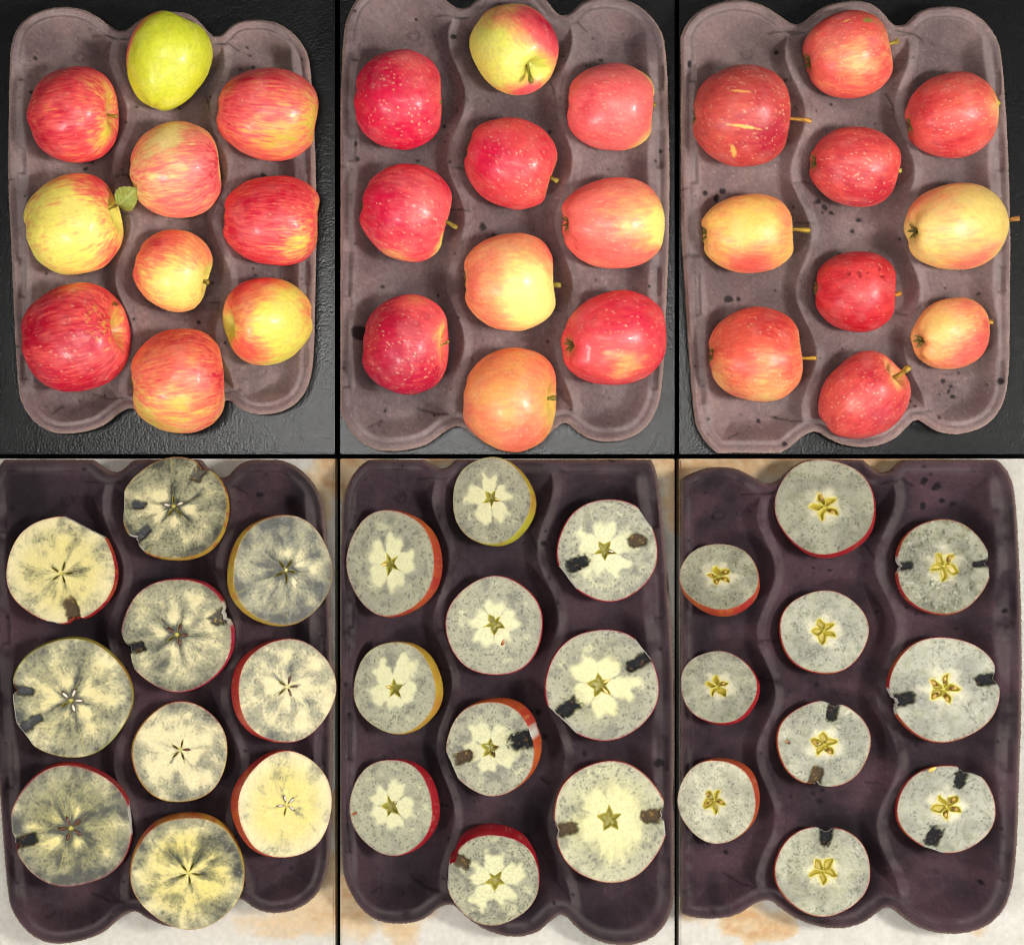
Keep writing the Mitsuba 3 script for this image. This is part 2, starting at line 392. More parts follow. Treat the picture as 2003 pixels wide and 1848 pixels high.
def seed_mesh(c, d, up, L, W, flat=.75):
    """a pip: teardrop of length L along d"""
    d = d / np.linalg.norm(d); s = np.cross(up, d); s /= np.linalg.norm(s); u = np.cross(d, s)
    m = trimesh.creation.icosphere(2)
    v = m.vertices
    t = (v[:, 0] + 1) / 2
    w = W * (1.0 - .55 * t ** 2)
    V = c + v[:, :1] * d * L / 2 + v[:, 1:2] * s * w[:, None] / 2 + v[:, 2:] * u * (w * flat)[:, None] / 2
    return V, np.array(m.faces), v


# ------------------------------------------------------------------ whole apples
VAR = {
    'H': dict(ground=(230, 206, 80), light=(228, 80, 78), deep=(200, 16, 48), streak=.5, low=.24, ks=22, lent=(260, .5, .36), mat='mat_skin_gloss'),
    'M': dict(ground=(234, 216, 112), light=(236, 90, 90), deep=(208, 18, 60), streak=.16, low=.2, ks=12, lent=(680, .62, .62), mat='mat_skin_gloss'),
    'G': dict(ground=(232, 190, 110), light=(218, 84, 74), deep=(188, 30, 48), streak=.2, low=.18, ks=11, lent=(760, .5, .55), mat='mat_skin_satin'),
}


def whole_apple(var, cx, cy, w, h, ax, tilt, label, b0=.8, patches=(), stem=None, taper=.08, ground=None, deep=None, light=None, calyx=True, extras=(), lent=None, square=.95, streak=None, stem_r=3.4, cz=None, stemcol=(150, 140, 60), cav=(.30, .16)):
    key = number('apple')
    seed = COUNT['apple']
    rng = np.random.default_rng(500 + seed)
    V_ = VAR[var]
    al, tl = math.radians(ax), math.radians(tilt)
    zl = np.array([math.cos(al) * math.cos(tl), math.sin(al) * math.cos(tl), math.sin(tl)])
    xl = np.array([0, 0, 1.]) - zl[2] * zl; xl /= np.linalg.norm(xl); yl = np.cross(zl, xl)
    horizontal = abs(math.cos(al)) > .7
    a, b = (w / 2, h / 2) if horizontal else (h / 2, w / 2)
    # uneven azimuths: fine where the apple faces up, coarse where it sits in the cup
    th = np.r_[np.linspace(-math.pi * .58, math.pi * .58, 190, endpoint=False), np.linspace(math.pi * .58, math.pi * 1.42, 36, endpoint=False)]
    nv = 118
    v = np.linspace(0, math.pi, nv)
    cosv, sinv = np.cos(v), np.sin(v)
    r = np.abs(sinv) ** .9 * (1 + taper * cosv)
    z = np.sign(cosv) * np.abs(cosv) ** square
    z = z - cav[0] * np.exp(-(r / .30) ** 2) * (cosv > 0) * 1.35 + cav[1] * np.exp(-(r / .26) ** 2) * (cosv < 0) * 1.2
    r = r / r.max()
    mid = (z.max() + z.min()) / 2; hz = (z.max() - z.min()) / 2
    z = (z - mid) / hz
    TH, R = np.meshgrid(th, r); Z = np.meshgrid(th, z)[1]; VV = np.meshgrid(th, v)[1]
    ph = rng.uniform(0, 6.28)
    lob = .022 * np.cos(5 * TH + ph) * sst(.2, 1., VV / math.pi) + .016 * np.cos(2 * TH + ph * 2) + .014 * np.cos(3 * TH + ph * 3)
    un = np.stack([np.cos(TH) * np.sin(VV), np.sin(TH) * np.sin(VV), np.cos(VV)], -1)
    lob = lob + .085 * (nfbm(un * 1.3 + seed * 5.3, 2) - .5) + .018 * (nfbm(un * 4 + seed * 2.3, 2) - .5)
    R = R * (1 + lob)
    Z = Z * (1 + .7 * lob) + .06 * np.cos(TH + ph) * np.abs(Z) ** 3 * R
    Lc = np.stack([R * np.cos(TH) * b, R * np.sin(TH) * b, Z * a], -1).reshape(-1, 3)
    Wd = Lc[:, :1] * xl + Lc[:, 1:2] * yl + Lc[:, 2:] * zl                     # layout units, y up
    lo, hi = Wd[:, :2].min(0), Wd[:, :2].max(0)
    sc = np.array([w, h]) / (hi - lo)
    mid2 = (lo + hi) / 2
    Wd[:, :2] = (Wd[:, :2] - mid2) * sc
    Wd[:, 2] *= math.sqrt(sc[0] * sc[1])
    zmin = Wd[:, 2].min()
    cz = .0055 - zmin * S if cz is None else cz
    kk = (H - cz) / H
    C = at(cx, cy, cz)
    V = C + Wd * S * kk
    nt = len(th)
    idx = np.arange(nv * nt).reshape(nv, nt)
    A, B = idx[:-1], np.roll(idx, -1, 1)[:-1]
    D, E = idx[1:], np.roll(idx, -1, 1)[1:]
    F = np.r_[np.c_[A.ravel(), D.ravel(), B.ravel()], np.c_[B.ravel(), D.ravel(), E.ravel()]]
    # ---- skin colour: blush over the ground colour, streaked along the meridians
    q = Wd / np.array([w / 2, h / 2, (h if horizontal else w) / 2]); qn = q / np.linalg.norm(q, axis=1, keepdims=True)
    bl = np.full(len(V), b0, float)
    for (dx, dy, rad, amp) in patches:
        m = np.hypot(dx, dy)
        c3 = np.array([dx, dy, math.sqrt(max(0, 1 - m * m))]); c3 /= np.linalg.norm(c3)
        ang = np.arccos(np.clip(qn @ c3, -1, 1)) + .28 * (nfbm(qn * 2.6 + seed * 1.7, 3) - .5)
        bl += amp * np.exp(-(ang / rad) ** 2)
    tt, vv = TH.ravel(), VV.ravel()
    ks = V_['ks']
    circ = lambda k, kv, o: nfbm(np.stack([np.cos(tt) * k * np.sin(vv) ** .5, np.sin(tt) * k * np.sin(vv) ** .5, vv * kv + seed * 3.3 + o], -1), 3)
    s1, s2 = circ(ks * .35, 1.4, 0), circ(ks, 2.6, 11)
    s3 = nfbm(np.stack([np.cos(tt) * ks * 2.2, np.sin(tt) * ks * 2.2, vv * 4.5 + seed], -1), 2)
    stk = V_['streak'] if streak is None else streak
    bl += stk * 2.2 * (.35 * s1 + .6 * s2 + .65 * s3 - .8)
    bl += V_['low'] * 2 * (nfbm(qn * 2.2 + seed * 9.1, 3) - .5)
    cavity = np.exp(-((vv) / .42) ** 2)
    bl -= .55 * cavity
    g = lin(ground or V_['ground']); li = lin(light or V_['light']); de = lin(deep or V_['deep'])
    orange = lin(246, 150, 100) * .4 + (g + li) * .3
    col = lerp(np.broadcast_to(g, (len(V), 3)), np.broadcast_to(orange, (len(V), 3)), sst(.12, .48, bl))
    col = lerp(col, np.broadcast_to(li, col.shape), sst(.36, .78, bl))
    col = lerp(col, np.broadcast_to(de, col.shape), sst(.72, 1.25, bl))
    col = lerp(col, col * np.array([.86, 1.06, .75]), .7 * cavity * sst(.9, .2, bl))     # greener around the stem
    bloom = sst(.45, .75, nfbm(qn * 3.1 + seed * 4.4, 4))
    col = lerp(col, col * .72 + .28 * lin(236, 190, 180), .3 * bloom)
    mott = nfbm(qn * 17 + seed, 3)
    col *= (.84 + .32 * mott)[:, None]
    # lenticels
    nl, ls, lr = V_['lent'] if lent is None else lent
    pts = rng.normal(size=(int(nl), 3)); pts /= np.linalg.norm(pts, axis=1, keepdims=True)
    ql = np.stack([np.sin(vv) * np.cos(tt), np.sin(vv) * np.sin(tt), np.cos(vv)], -1)
    dd, ii = cKDTree(pts).query(ql)
    size = rng.uniform(.5, 1.25, int(nl)) ** 1.3 * .0165 * (1.1 - .45 * np.clip(-pts[:, 2], 0, 1))
    dot = sst(1.35, .35, dd / size[ii]) * rng.uniform(.35, 1, int(nl))[ii] * sst(.05, .5, vv)
    col = lerp(col, np.broadcast_to(lin(246, 206, 164), col.shape), np.clip(dot * lr, 0, 1))
    # calyx basin and russet at the stem
    col = lerp(col, np.broadcast_to(lin(176, 150, 70), col.shape), .55 * np.exp(-((math.pi - vv) / .2) ** 2))
    col = lerp(col, np.broadcast_to(lin(146, 128, 52), col.shape), .6 * np.exp(-(vv / .2) ** 2))
    for e in extras:
        kind, dx, dy, ra, rb, rot, cc = e
        c, s = math.cos(math.radians(rot)), math.sin(math.radians(rot))
        ex, ey = (q[:, 0] - dx) * c + (q[:, 1] - dy) * s, -(q[:, 0] - dx) * s + (q[:, 1] - dy) * c
        d2 = (ex / ra) ** 2 + (ey / rb) ** 2 + 1.6 * (nfbm(qn * 14 + seed, 3) - .5)
        wgt = sst(1.1, .35, d2) * (q[:, 2] > 0)
        if kind == 'net':
            wgt = sst(1.1, .2, d2) * (q[:, 2] > 0) * sst(.045, .0, np.abs(nfbm(qn * 9 + 3, 2) - .5))
        col = lerp(col, np.broadcast_to(lin(cc), col.shape), .9 * wgt)
    add(key + '__skin', (V, F), V_['mat'], True, np.clip(col, 0, 1))
    zlw = zl
    Vg = V.reshape(nv, nt, 3)
    top, bot = Vg[0].mean(0), Vg[-1].mean(0)
    if stem is not None:
        tip = at(stem[0], stem[1], C[2] + zl[2] * a * S + (stem[2] if len(stem) > 2 else 0.004))
        base = top - zl * .003
        side = rng.normal(0, .0012, 3)
        ts = np.linspace(0, 1, 9)
        path = base + (tip - base) * ts[:, None] + side * np.sin(ts * math.pi)[:, None] + zl * (.15 * np.sin(ts * math.pi) * np.linalg.norm(tip - base))[:, None] * .4
        rad = S * stem_r * np.array([1.15, 1, .92, .9, .9, .95, 1.15, 1.5, 1.35])
        Vs, Fs = tube(path, rad, 10)
        nn = nfbm(Vs * 900, 2)
        cs = lerp(np.broadcast_to(lin(stemcol), (len(Vs), 3)), np.broadcast_to(lin(118, 84, 36), (len(Vs), 3)), sst(.35, .75, nn))
        add(key + '__stem', (Vs, Fs), 'mat_stem', True, cs)
    if calyx:
        ms = []
        for k in range(5):
            t = 2 * math.pi * k / 5 + ph
            dirn = xl * math.cos(t) + yl * math.sin(t)
            p0 = bot - zl * .0005 + dirn * .0012
            path = [p0, p0 - zl * .002 + dirn * .0012, p0 - zl * .0042 + dirn * (.0022 + rng.uniform(0, .0016)), p0 - zl * .0052 + dirn * (.0045 + rng.uniform(-.001, .0015))]
            Vs, Fs = tube(path, [.0012, .0011, .0008, .0003], 6)
            ms.append(trimesh.Trimesh(Vs, Fs, process=False))
        m = trimesh.util.concatenate(ms)
        add(key + '__calyx', m, 'mat_stem', True, lin(104, 96, 48) * (.5 + nfbm(m.vertices * 700, 2))[:, None])
    labels[key] = {'label': label, 'category': 'apple'}
    return key, C, V, Wd


W = whole_apple
# upper left tray: streaky red and yellow apples
W('H', 142, 225, 173, 188, 2, 12, 'bright red apple, stem end right, top left, upper left tray', .95, [(.75, -.45, .35, -.6), (.72, .5, .45, -.35), (.1, -.9, .4, -.15)], (229, 229), stem_r=2.6, stemcol=(190, 150, 60))
W('H', 332, 120, 167, 192, 74, -3, 'yellow-green apple with a faint orange shoulder, at the top, upper left tray', -.12, [(-.7, .7, .5, .75), (-.95, .1, .35, .6), (-.2, .97, .4, .35)], None, taper=.13, square=1.02, cav=(.2, .02), ground=(206, 208, 52), streak=.22, calyx=False, lent=(120, .5, .12))
W('H', 523, 224, 195, 183, -4, -6, 'red apple striped with dull yellow, top right, upper left tray', .78, [(.3, -.6, .6, -.45), (.85, -.1, .5, -.45), (-.5, .5, .7, .15)], None, ground=(206, 176, 70), light=(228, 88, 84))
W('H', 343, 332, 178, 189, 8, 0, 'pinkish apple with cream patch at upper edge, second down centre, upper left tray', .5, [(-.1, .62, .38, -.75), (.95, -.1, .5, .6), (-.6, -.3, .6, -.12), (.2, -.8, .5, .2), (.5, .3, .5, .15)], None, ground=(240, 206, 128), light=(238, 112, 104))
kL = W('H', 143, 439, 192, 198, 12, 8, 'pale yellow apple with a green leaf on its stem, upper left tray', .2, [(.7, .65, .45, .55), (.3, .9, .5, .3), (.85, -.5, .5, .4), (.1, 0, .6, -.1)], (238, 398), ground=(240, 222, 104), stem_r=2.4, streak=.42)
W('H', 338, 530, 153, 162, -12, 2, 'small yellow and red apple with stub stem, third down centre, upper left tray', .42, [(.15, -.5, .65, -.5), (-.4, .75, .6, .45), (.9, .4, .4, .2), (-.9, -.1, .4, .3)], (409, 552), ground=(242, 216, 112), light=(236, 104, 84), streak=.36)
W('H', 531, 432, 187, 175, 0, -2, 'bright red apple with yellow streaks at lower right, middle right, upper left tray', .95, [(.6, -.55, .5, -.62), (.9, .3, .4, -.25), (-.2, .3, .6, .12)], None)
W('H', 147, 660, 211, 213, 8, 16, 'large crimson apple with russet cracks by its stem end, bottom left, upper left tray', 1.08, [(.1, .9, .35, -.5), (.85, .5, .35, -.3), (.8, -.2, .3, -.15)], None, deep=(190, 18, 46), lent=(420, .5, .5), extras=[('net', .66, .3, .42, .5, 0, (206, 150, 72)), ('spot', .78, .6, .05, .05, 0, (90, 70, 20))])
W('H', 348, 745, 187, 205, 6, -10, 'large orange-red apple with a yellow-green lower left flank, bottom centre, upper left tray', .66, [(-.55, -.75, .55, -.35), (.2, -.9, .45, -.2), (0, .9, .6, .35), (.9, .1, .5, .3), (.1, -.4, .4, -.15)], None, ground=(214, 194, 86), light=(234, 104, 82), lent=(320, .5, .42))
W('H', 523, 629, 177, 172, 186, 20, 'yellow apple red around its left-facing stem hollow, bottom right, upper left tray', .16, [(-.75, .45, .7, .85), (-.4, -.75, .5, .6), (.95, .2, .35, .3), (0, .95, .5, .5), (.3, .05, .5, -.25)], (462, 636, -.01), ground=(226, 212, 88), streak=.26, light=(232, 92, 72), lent=(150, .5, .2))
# upper middle tray: red apples with pale freckles
W('M', 778, 195, 169, 196, 0, 4, 'crimson apple with pale freckles, top left, upper middle tray', 1.15, [(.35, .6, .5, -.35), (.95, -.1, .35, -.2), (-.2, .1, .6, .15)], (862, 200), stem_r=2.6)
W('M', 1005, 97, 175, 181, -48, 38, 'yellow and red apple turned to show its stem hollow, top centre, upper middle tray', .25, [(-.6, -.3, .6, -.6), (.85, .2, .7, .75), (.3, -.9, .5, .65), (-.3, .8, .6, .25), (.5, .6, .5, .25)], (1039, 160, .012), ground=(230, 222, 100), stem_r=3.6, stemcol=(150, 160, 60), calyx=False)
W('M', 1195, 209, 173, 171, -2, 0, 'pinkish red apple with green calyx tips at its left, top right, upper middle tray', .82, [(.8, .65, .35, -.75), (.7, -.8, .4, -.7), (-.3, -.3, .6, .1)], (1283, 205), light=(238, 104, 98), cav=(.34, .2))
W('M', 999, 320, 183, 180, -22, 0, 'red apple with large freckles, second down centre, upper middle tray', .92, [(-.4, .1, .6, .2), (.3, -.7, .5, -.2), (.2, .6, .5, -.1)], (1092, 355), light=(224, 80, 76))
W('M', 1199, 436, 201, 178, 2, -14, 'pink apple with a pale yellow right end, middle right, upper middle tray', .72, [(.92, -.1, .55, -.8), (.3, .2, .5, -.2), (-.8, .5, .5, .2), (-.6, -.6, .5, .12)], None, light=(242, 112, 98), ground=(236, 222, 120))
W('M', 794, 417, 181, 191, -14, 2, 'crimson apple with pale streaks toward its stem, middle left, upper middle tray', .98, [(-.6, .1, .6, .3), (.85, -.7, .35, -.95), (.45, -.1, .4, -.2), (-.2, -.95, .4, -.45)], (894, 446), streak=.28, stem_r=3.0)
W('M', 997, 552, 179, 191, 0, 0, 'orange and pale yellow apple, short green stem, third down centre, upper middle tray', .5, [(.5, -.45, .65, -.75), (.95, .5, .4, .7), (-.7, .2, .6, .15), (.1, .5, .5, -.15), (-.3, -.9, .5, .1)], (1097, 558), ground=(238, 226, 126), light=(240, 116, 92), stemcol=(170, 170, 70))
W('M', 793, 674, 168, 196, 0, 10, 'deep crimson apple with an orange stem shoulder, bottom left, upper middle tray', 1.2, [(.9, .1, .42, -.75), (.3, .85, .5, -.55), (.8, -.6, .3, -.2)], (878, 667), deep=(180, 16, 52), stem_r=1.8, stemcol=(190, 160, 70))
W('M', 1200, 660, 206, 186, 8, -22, 'big red apple with dense freckles and calyx facing left, bottom right, upper middle tray', .95, [(.3, -.6, .45, -.5), (-.2, -.3, .5, -.15), (.2, .7, .6, .15)], None, light=(222, 78, 74), lent=(620, .55, .6))
W('M', 997, 782, 183, 205, 0, 12, 'peach-orange apple with a red lower side, bottom centre, upper middle tray', .5, [(-.2, -.1, .6, -.15), (.2, -.85, .5, .35), (.9, .5, .4, .4), (-.8, -.5, .5, .15), (.92, -.2, .25, -.5)], (1087, 778), ground=(236, 186, 92), light=(238, 112, 84), deep=(206, 48, 52), lent=(560, .5, .5))
# upper right tray: long-stemmed apples
W('G', 1658, 107, 175, 172, 10, -4, 'orange-red apple with a small green bruise, top centre, upper right tray', .72, [(.1, -.2, .5, -.3), (-.2, .8, .5, .2), (.9, .1, .4, -.1)], (1758, 80), extras=[('spot', .38, .68, .13, .07, 0, (150, 140, 62)), ('spot', -.1, .66, .12, .02, 25, (226, 180, 96))], stemcol=(180, 160, 60))
W('G', 1449, 227, 185, 199, -2, 3, 'dark red apple with long stem and yellow scratch, top left, upper right tray', .85, [(.5, -.5, .6, .3), (-.3, .3, .5, -.12)], (1587, 237), deep=(166, 30, 50), light=(204, 80, 70), extras=[('spot', 0, -.33, .42, .035, -8, (238, 180, 88)), ('spot', -.1, .36, .25, .03, -6, (232, 158, 92)), ('spot', -.2, -.75, .06, .14, 20, (226, 176, 90))], stemcol=(196, 140, 60), lent=(900, .5, .55))
W('G', 1860, 225, 177, 169, 12, 0, 'red apple with a stub of stem at the rim, top right, upper right tray', .82, [(.9, .1, .4, -.5), (-.2, -.8, .5, .25), (-.8, .2, .5, .2), (.3, .3, .5, -.15)], (1956, 200), stemcol=(200, 180, 60))
W('G', 1672, 327, 175, 156, -5, -6, 'red apple with heavy pale freckles, second down centre, upper right tray', .95, [(.3, -.7, .5, .25), (.4, .2, .4, -.15)], (1763, 334), deep=(178, 28, 50), lent=(560, .6, .75), stemcol=(180, 180, 90))
W('G', 1462, 457, 179, 155, 2, -5, 'golden orange apple with red underside and long stem, middle left, upper right tray', .28, [(0, .1, .55, -.3), (.1, -.85, .6, .62), (-.5, .7, .5, .1), (.85, .3, .4, .2)], (1584, 451), ground=(240, 194, 96), light=(228, 98, 78), lent=(300, .5, .4), stemcol=(190, 160, 50))
W('G', 1870, 442, 206, 171, 8, -22, 'large yellow-green apple with calyx showing, middle right, upper right tray', .2, [(.6, .35, .45, -.4), (.3, -.85, .5, .55), (-.8, .5, .45, .35), (.1, .1, .5, .1)], (1994, 427), ground=(228, 196, 108), light=(226, 116, 92), deep=(190, 60, 66), lent=(360, .5, .35), stemcol=(200, 130, 60))
kW = W('G', 1673, 571, 160, 158, -4, 0, 'red apple wet with water drops, third down centre, upper right tray', 1.05, [(.3, .3, .5, -.15), (0, -.7, .5, .1)], (1762, 573), deep=(182, 22, 38), light=(218, 70, 68), stemcol=(196, 130, 40), lent=(300, .5, .45))
W('G', 1477, 693, 179, 186, 0, 0, 'red apple fading to yellow at lower edge, long stem, bottom left, upper right tray', .68, [(.2, .75, .6, .4), (.2, -.85, .5, -.4), (-.8, -.5, .4, -.3), (.1, -.2, .4, -.1)], (1597, 700), stem_r=2.7, stemcol=(206, 160, 60), light=(220, 88, 68))
W('G', 1858, 652, 155, 141, 12, -24, 'smallest apple, orange, red right side, calyx showing, bottom right, upper right tray', .36, [(.85, -.3, .65, .5), (.3, -.8, .5, .3), (-.4, .2, .5, -.2), (.3, .8, .4, .15)], (1943, 630), ground=(236, 188, 104), light=(224, 96, 82), deep=(196, 44, 62), stemcol=(200, 150, 60))
W('G', 1691, 772, 180, 172, 38, 22, 'red apple with thick stem pointing up right, bottom centre, upper right tray', .88, [(.4, -.6, .6, .25), (-.2, -.2, .4, -.12), (-.2, .5, .5, .15), (.62, .25, .22, -.5)], (1778, 718, .014), deep=(184, 30, 52), stem_r=4.2, stemcol=(206, 170, 70), calyx=False)


def leaf():
    key, C, V, Wd = kL
    u = np.linspace(0, 1, 16); w = np.linspace(-1, 1, 11)
    U, Wv = np.meshgrid(u, w, indexing='ij')
    hw = 24 * np.sin(np.clip(U, 0, 1) ** .75 * math.pi) ** .8 * (1 - .25 * U) + .4
    x0, y0, ang = 232, 404, math.radians(40)
    lx = U * 52; ly = Wv * hw + 1.2 * np.sin(U * 40) * np.abs(Wv)
    X = x0 + lx * math.cos(ang) - ly * math.sin(ang); Y = y0 - (lx * math.sin(ang) + ly * math.cos(ang))
    zz = .052 + .010 * np.sin(U * 2.2) + .007 * Wv ** 2 * np.sign(Wv + .3) + .002 * np.sin(U * 9 + Wv * 3)
    P = np.stack([(X - 1001.5) * S * .977, (924 - Y) * S * .977, zz], -1).reshape(-1, 3)
    n, m = U.shape
    idx = np.arange(n * m).reshape(n, m)
    a, b, c, d = idx[:-1, :-1].ravel(), idx[:-1, 1:].ravel(), idx[1:, 1:].ravel(), idx[1:, :-1].ravel()
    F = np.r_[np.c_[a, b, c], np.c_[a, c, d]]
    vein = np.maximum(np.exp(-(Wv / .07) ** 2), .6 * np.exp(-(((U * 6 - np.abs(Wv) * 1.6) % 1 - .5) / .12) ** 2)).ravel()
    col = lerp(np.broadcast_to(lin(158, 172, 84), (len(P), 3)), np.broadcast_to(lin(206, 212, 140), (len(P), 3)), vein * .7) * (.85 + .3 * nfbm(P * 400, 2))[:, None]
    add(key + '__leaf', (P, F), 'mat_leaf', True, col)


leaf()


def drops():
    key, C, V, Wd = kW
    for (zx, zy, r) in [(680, 1115, 4.2), (655, 1132, 2.4), (718, 1112, 4.0), (724, 1126, 3.4), (800, 1098, 2.8), (810, 1128, 3.2), (748, 1110, 2.), (665, 1125, 2.)]:
        px, py = 1323.9 + .4851 * zx, .4851 * zy
        d = np.hypot(Wd[:, 0] - (px - 1673), Wd[:, 1] + (py - 571)) + (Wd[:, 2] < 0) * 1e3
        j = d.argmin()
        n = Wd[j] / np.linalg.norm(Wd[j])
        m = trimesh.creation.icosphere(3, radius=r * S)
        m.vertices[:] = m.vertices - .5 * (m.vertices @ n)[:, None] * n
        m.apply_translation(V[j] + n * .0002)
        add(child(key, 'water_drop'), m, 'mat_water', True)


drops()

# ------------------------------------------------------------------ cut apples
CREAM = {'H': (255, 240, 182), 'M': (255, 250, 196), 'G': (255, 246, 208)}
GREY = {'H': (168, 163, 126), 'M': (178, 175, 150), 'G': (180, 179, 154)}


def cut_apple(var, cx, cy, rx, ry, tilt, tdir, label, stain=.6, skin=((176, 40, 48), (206, 120, 60)), core=(0, 0), rot=90, flats=(), holes=(), seeds=(0, 1, 2, 3), seedkind='brown', wet=False, yellow=0.0, skinmix=.5, contrast=1.3, slit=.19):
    key = number('apple_half')
    sid = COUNT['apple_half']
    rng = np.random.default_rng(900 + sid)
    t, u = math.radians(tilt), np.array([math.cos(math.radians(tdir)), math.sin(math.radians(tdir)), 0])
    n = u * math.sin(t) + np.array([0, 0, math.cos(t)])
    R = (rx + ry) / 2
    nt, nr = 208, 54
    th = np.arange(nt) * 2 * np.pi / nt
    cs, sn = np.cos(th), np.sin(th)
    ph = rng.uniform(0, 6.28)
    ro = 1 + .012 * np.cos(5 * th + ph) + .01 * np.cos(3 * th + ph * 2) + .016 * (nfbm(np.stack([cs * 1.7 + sid, sn * 1.7, cs * 0], -1), 2) - .5)
    ro0 = ro.copy()
    flatness = np.zeros(nt)
    for (fa, fd) in flats:
        da = (th - math.radians(fa) + np.pi) % (2 * np.pi) - np.pi
        lim = np.where(np.abs(da) < 1.2, fd / np.maximum(np.cos(da), .2), 9) + .012 * (nnoise(np.stack([th * 14, th * 0 + fa, th * 0], -1)) - .5)
        ro = np.minimum(ro, lim)
    flatness = sst(0, .012, ro0 - ro)
    for (hx, hy, hr, hk) in holes:                                   # torn skin edge where the plunger went in
        ha, hd = math.atan2(hy, hx), math.hypot(hx, hy)
        if hd > .72:
            da = (th - ha + np.pi) % (2 * np.pi) - np.pi
            ro = ro - .075 * np.exp(-(da / (hr * .75)) ** 2) * (.4 + 1.2 * nnoise(np.stack([th * 30, th * 0 + sid, th * 0], -1)))
    rho = np.linspace(0, 1, nr) ** .92
    RH, TT = np.meshgrid(rho, th, indexing='ij')
    RO = np.meshgrid(rho, ro, indexing='ij')[1]
    nx, ny = RH * RO * np.cos(TT), RH * RO * np.sin(TT)              # normalised face coordinates
    # core-centred coordinates
    qx, qy = nx - core[0] * (1 - RH), ny - core[1] * (1 - RH)
    pr, pa = np.hypot(qx, qy), np.arctan2(qy, qx)
    sec = (pa - math.radians(rot)) / (2 * math.pi / 5)
    kidx = np.round(sec).astype(int) % 5
    dphi = (sec - np.round(sec)) * (2 * math.pi / 5)                 # angle from the nearest carpel axis
    al, ac = pr * np.cos(dphi), pr * np.sin(dphi)                    # along, across that carpel
    klen = (1 + .22 * (rng.uniform(size=5) - .5))[kidx]
    P3 = np.stack([qx, qy, qx * 0 + sid * 2.7], -1)
    if var == 'H':
        L, Wc = slit * klen, .024
        x01 = np.clip((al - .035) / L, 0, 1)
        carpel = np.abs(ac) - Wc * np.sin(x01 * np.pi) ** .8 * ((al > .02) & (al < .035 + L))
        cells = (carpel < 0) & (al < .035 + L)
        hub = pr < .035
    elif var == 'M':
        L = .24 * klen
        half = (.078 * (.6 + .8 * rng.uniform(size=5)))[kidx] * (1 - np.clip((al - .07) / (L - .07), 0, 1)) ** .85
        carpel = np.abs(ac) - half + .02 * (nnoise(P3 * 18) - .5)
        cells = (carpel < 0) & (al < L)
        hub = pr < .05
    else:
        L, Wc = .30 * klen, (.088 * (.6 + .7 * rng.uniform(size=5)))[kidx]
        x01 = np.clip((al - .02) / L, 0, 1)
        carpel = np.abs(ac + .02 * np.sin(al * 22 + kidx * 2.)) - Wc * np.sin(x01 ** .85 * np.pi) ** .7 + .014 * (nnoise(P3 * 16) - .5)
        cells = (carpel < 0) & (al > .02) & (al < .02 + L)
        hub = pr < .062
    core_m = cells | hub
    # ---- staining of the flesh
    cosA, sinA = np.cos(pa), np.sin(pa)
    rad = lambda k, kr, o, oc=3: nfbm(np.stack([cosA * k + sid * 4.1, sinA * k + o, pr * kr + sid], -1), oc)
    fleck = nnoise(np.stack([cosA * 24 * (.35 + pr), sinA * 24 * (.35 + pr), pr * 13 + sid], -1))
    fleck2 = nnoise(P3 * np.array([34, 34, 1.]))
    fine = .5 * nfbm(P3 * np.array([30, 30, 1.]), 2) + .5 * nnoise(P3 * np.array([70, 70, 1.]) + 5)
    vein = np.exp(-(np.abs(ac + .16 * (nfbm(P3 * 4, 3) - .5) * sst(.05, .3, pr)) / (.024 + .09 * np.maximum(al, 0))) ** 2)
    vein10 = np.exp(-((np.abs(dphi) - math.pi / 5) * pr / (.02 + .05 * pr)) ** 2)
    cream, grey = lin(CREAM[var]), lin(GREY[var])
    if var == 'H':
        bend = pa + .5 * (nfbm(P3 * 2.2, 2) - .5) * pr
        cB, sB = np.cos(bend), np.sin(bend)
        ang = lambda k, kr, o, oc=2: nfbm(np.stack([cB * k + sid * 4.1, sB * k + o, pr * kr + sid], -1), oc)
        A = .5 * ang(2.3, 1.9, 0) + .36 * ang(5.0, 2.8, 50) + .14 * ang(13, 3.2, 90)
        blotch = nfbm(P3 * np.array([3.4, 3.4, 1.]), 3)
        st = stain + 2.5 * contrast * (.52 * A + .48 * blotch - .5)
        st += (.75 * vein * sst(.03, .12, pr) * sst(.72, .2, pr) + .3 * vein10 * sst(.2, .4, pr) * sst(.8, .5, pr)) * (.1 + 1.3 * sst(.38, .62, ang(3, 2, 77))) * min(1, .35 + stain)
        st += .3 * sst(.7, .95, RH) * (stain > .3) + .9 * sst(.3, .05, pr) * (stain > .5)
        petal = np.exp(-((np.abs(dphi) - math.pi / 5) / .28) ** 2) * np.exp(-((pr - .27) / .14) ** 2)
        st -= .9 * petal * sst(.35, .65, rad(1.6, .5, 30))
        st = np.clip(st, 0, 1.5)
        hair = nnoise(np.stack([cB * 34 * (.3 + pr), sB * 34 * (.3 + pr), pr * 6 + sid], -1))
        sh = st + .55 * (hair - .5) * sst(.1, .4, st) + .35 * (fine - .5)
        col = lerp(np.broadcast_to(cream, (*st.shape, 3)), np.broadcast_to(grey, (*st.shape, 3)), sst(.1, .72, sh) * .96)
        col = lerp(col, np.broadcast_to(lin(118, 116, 88), col.shape), sst(.66, 1.15, sh))
        col = lerp(col, np.broadcast_to(lin(54, 54, 44), col.shape), .9 * sst(1.0, 1.4, sh))
        ft = sst(.58, .76, .5 * fleck + .5 * hair) * sst(.1, .6, st)
        col = lerp(col, np.broadcast_to(lin(58, 60, 54), col.shape), .5 * ft)
    elif var == 'M':
        pet = np.abs(np.abs(dphi) - math.pi / 5)                     # 0 on the petal's middle line
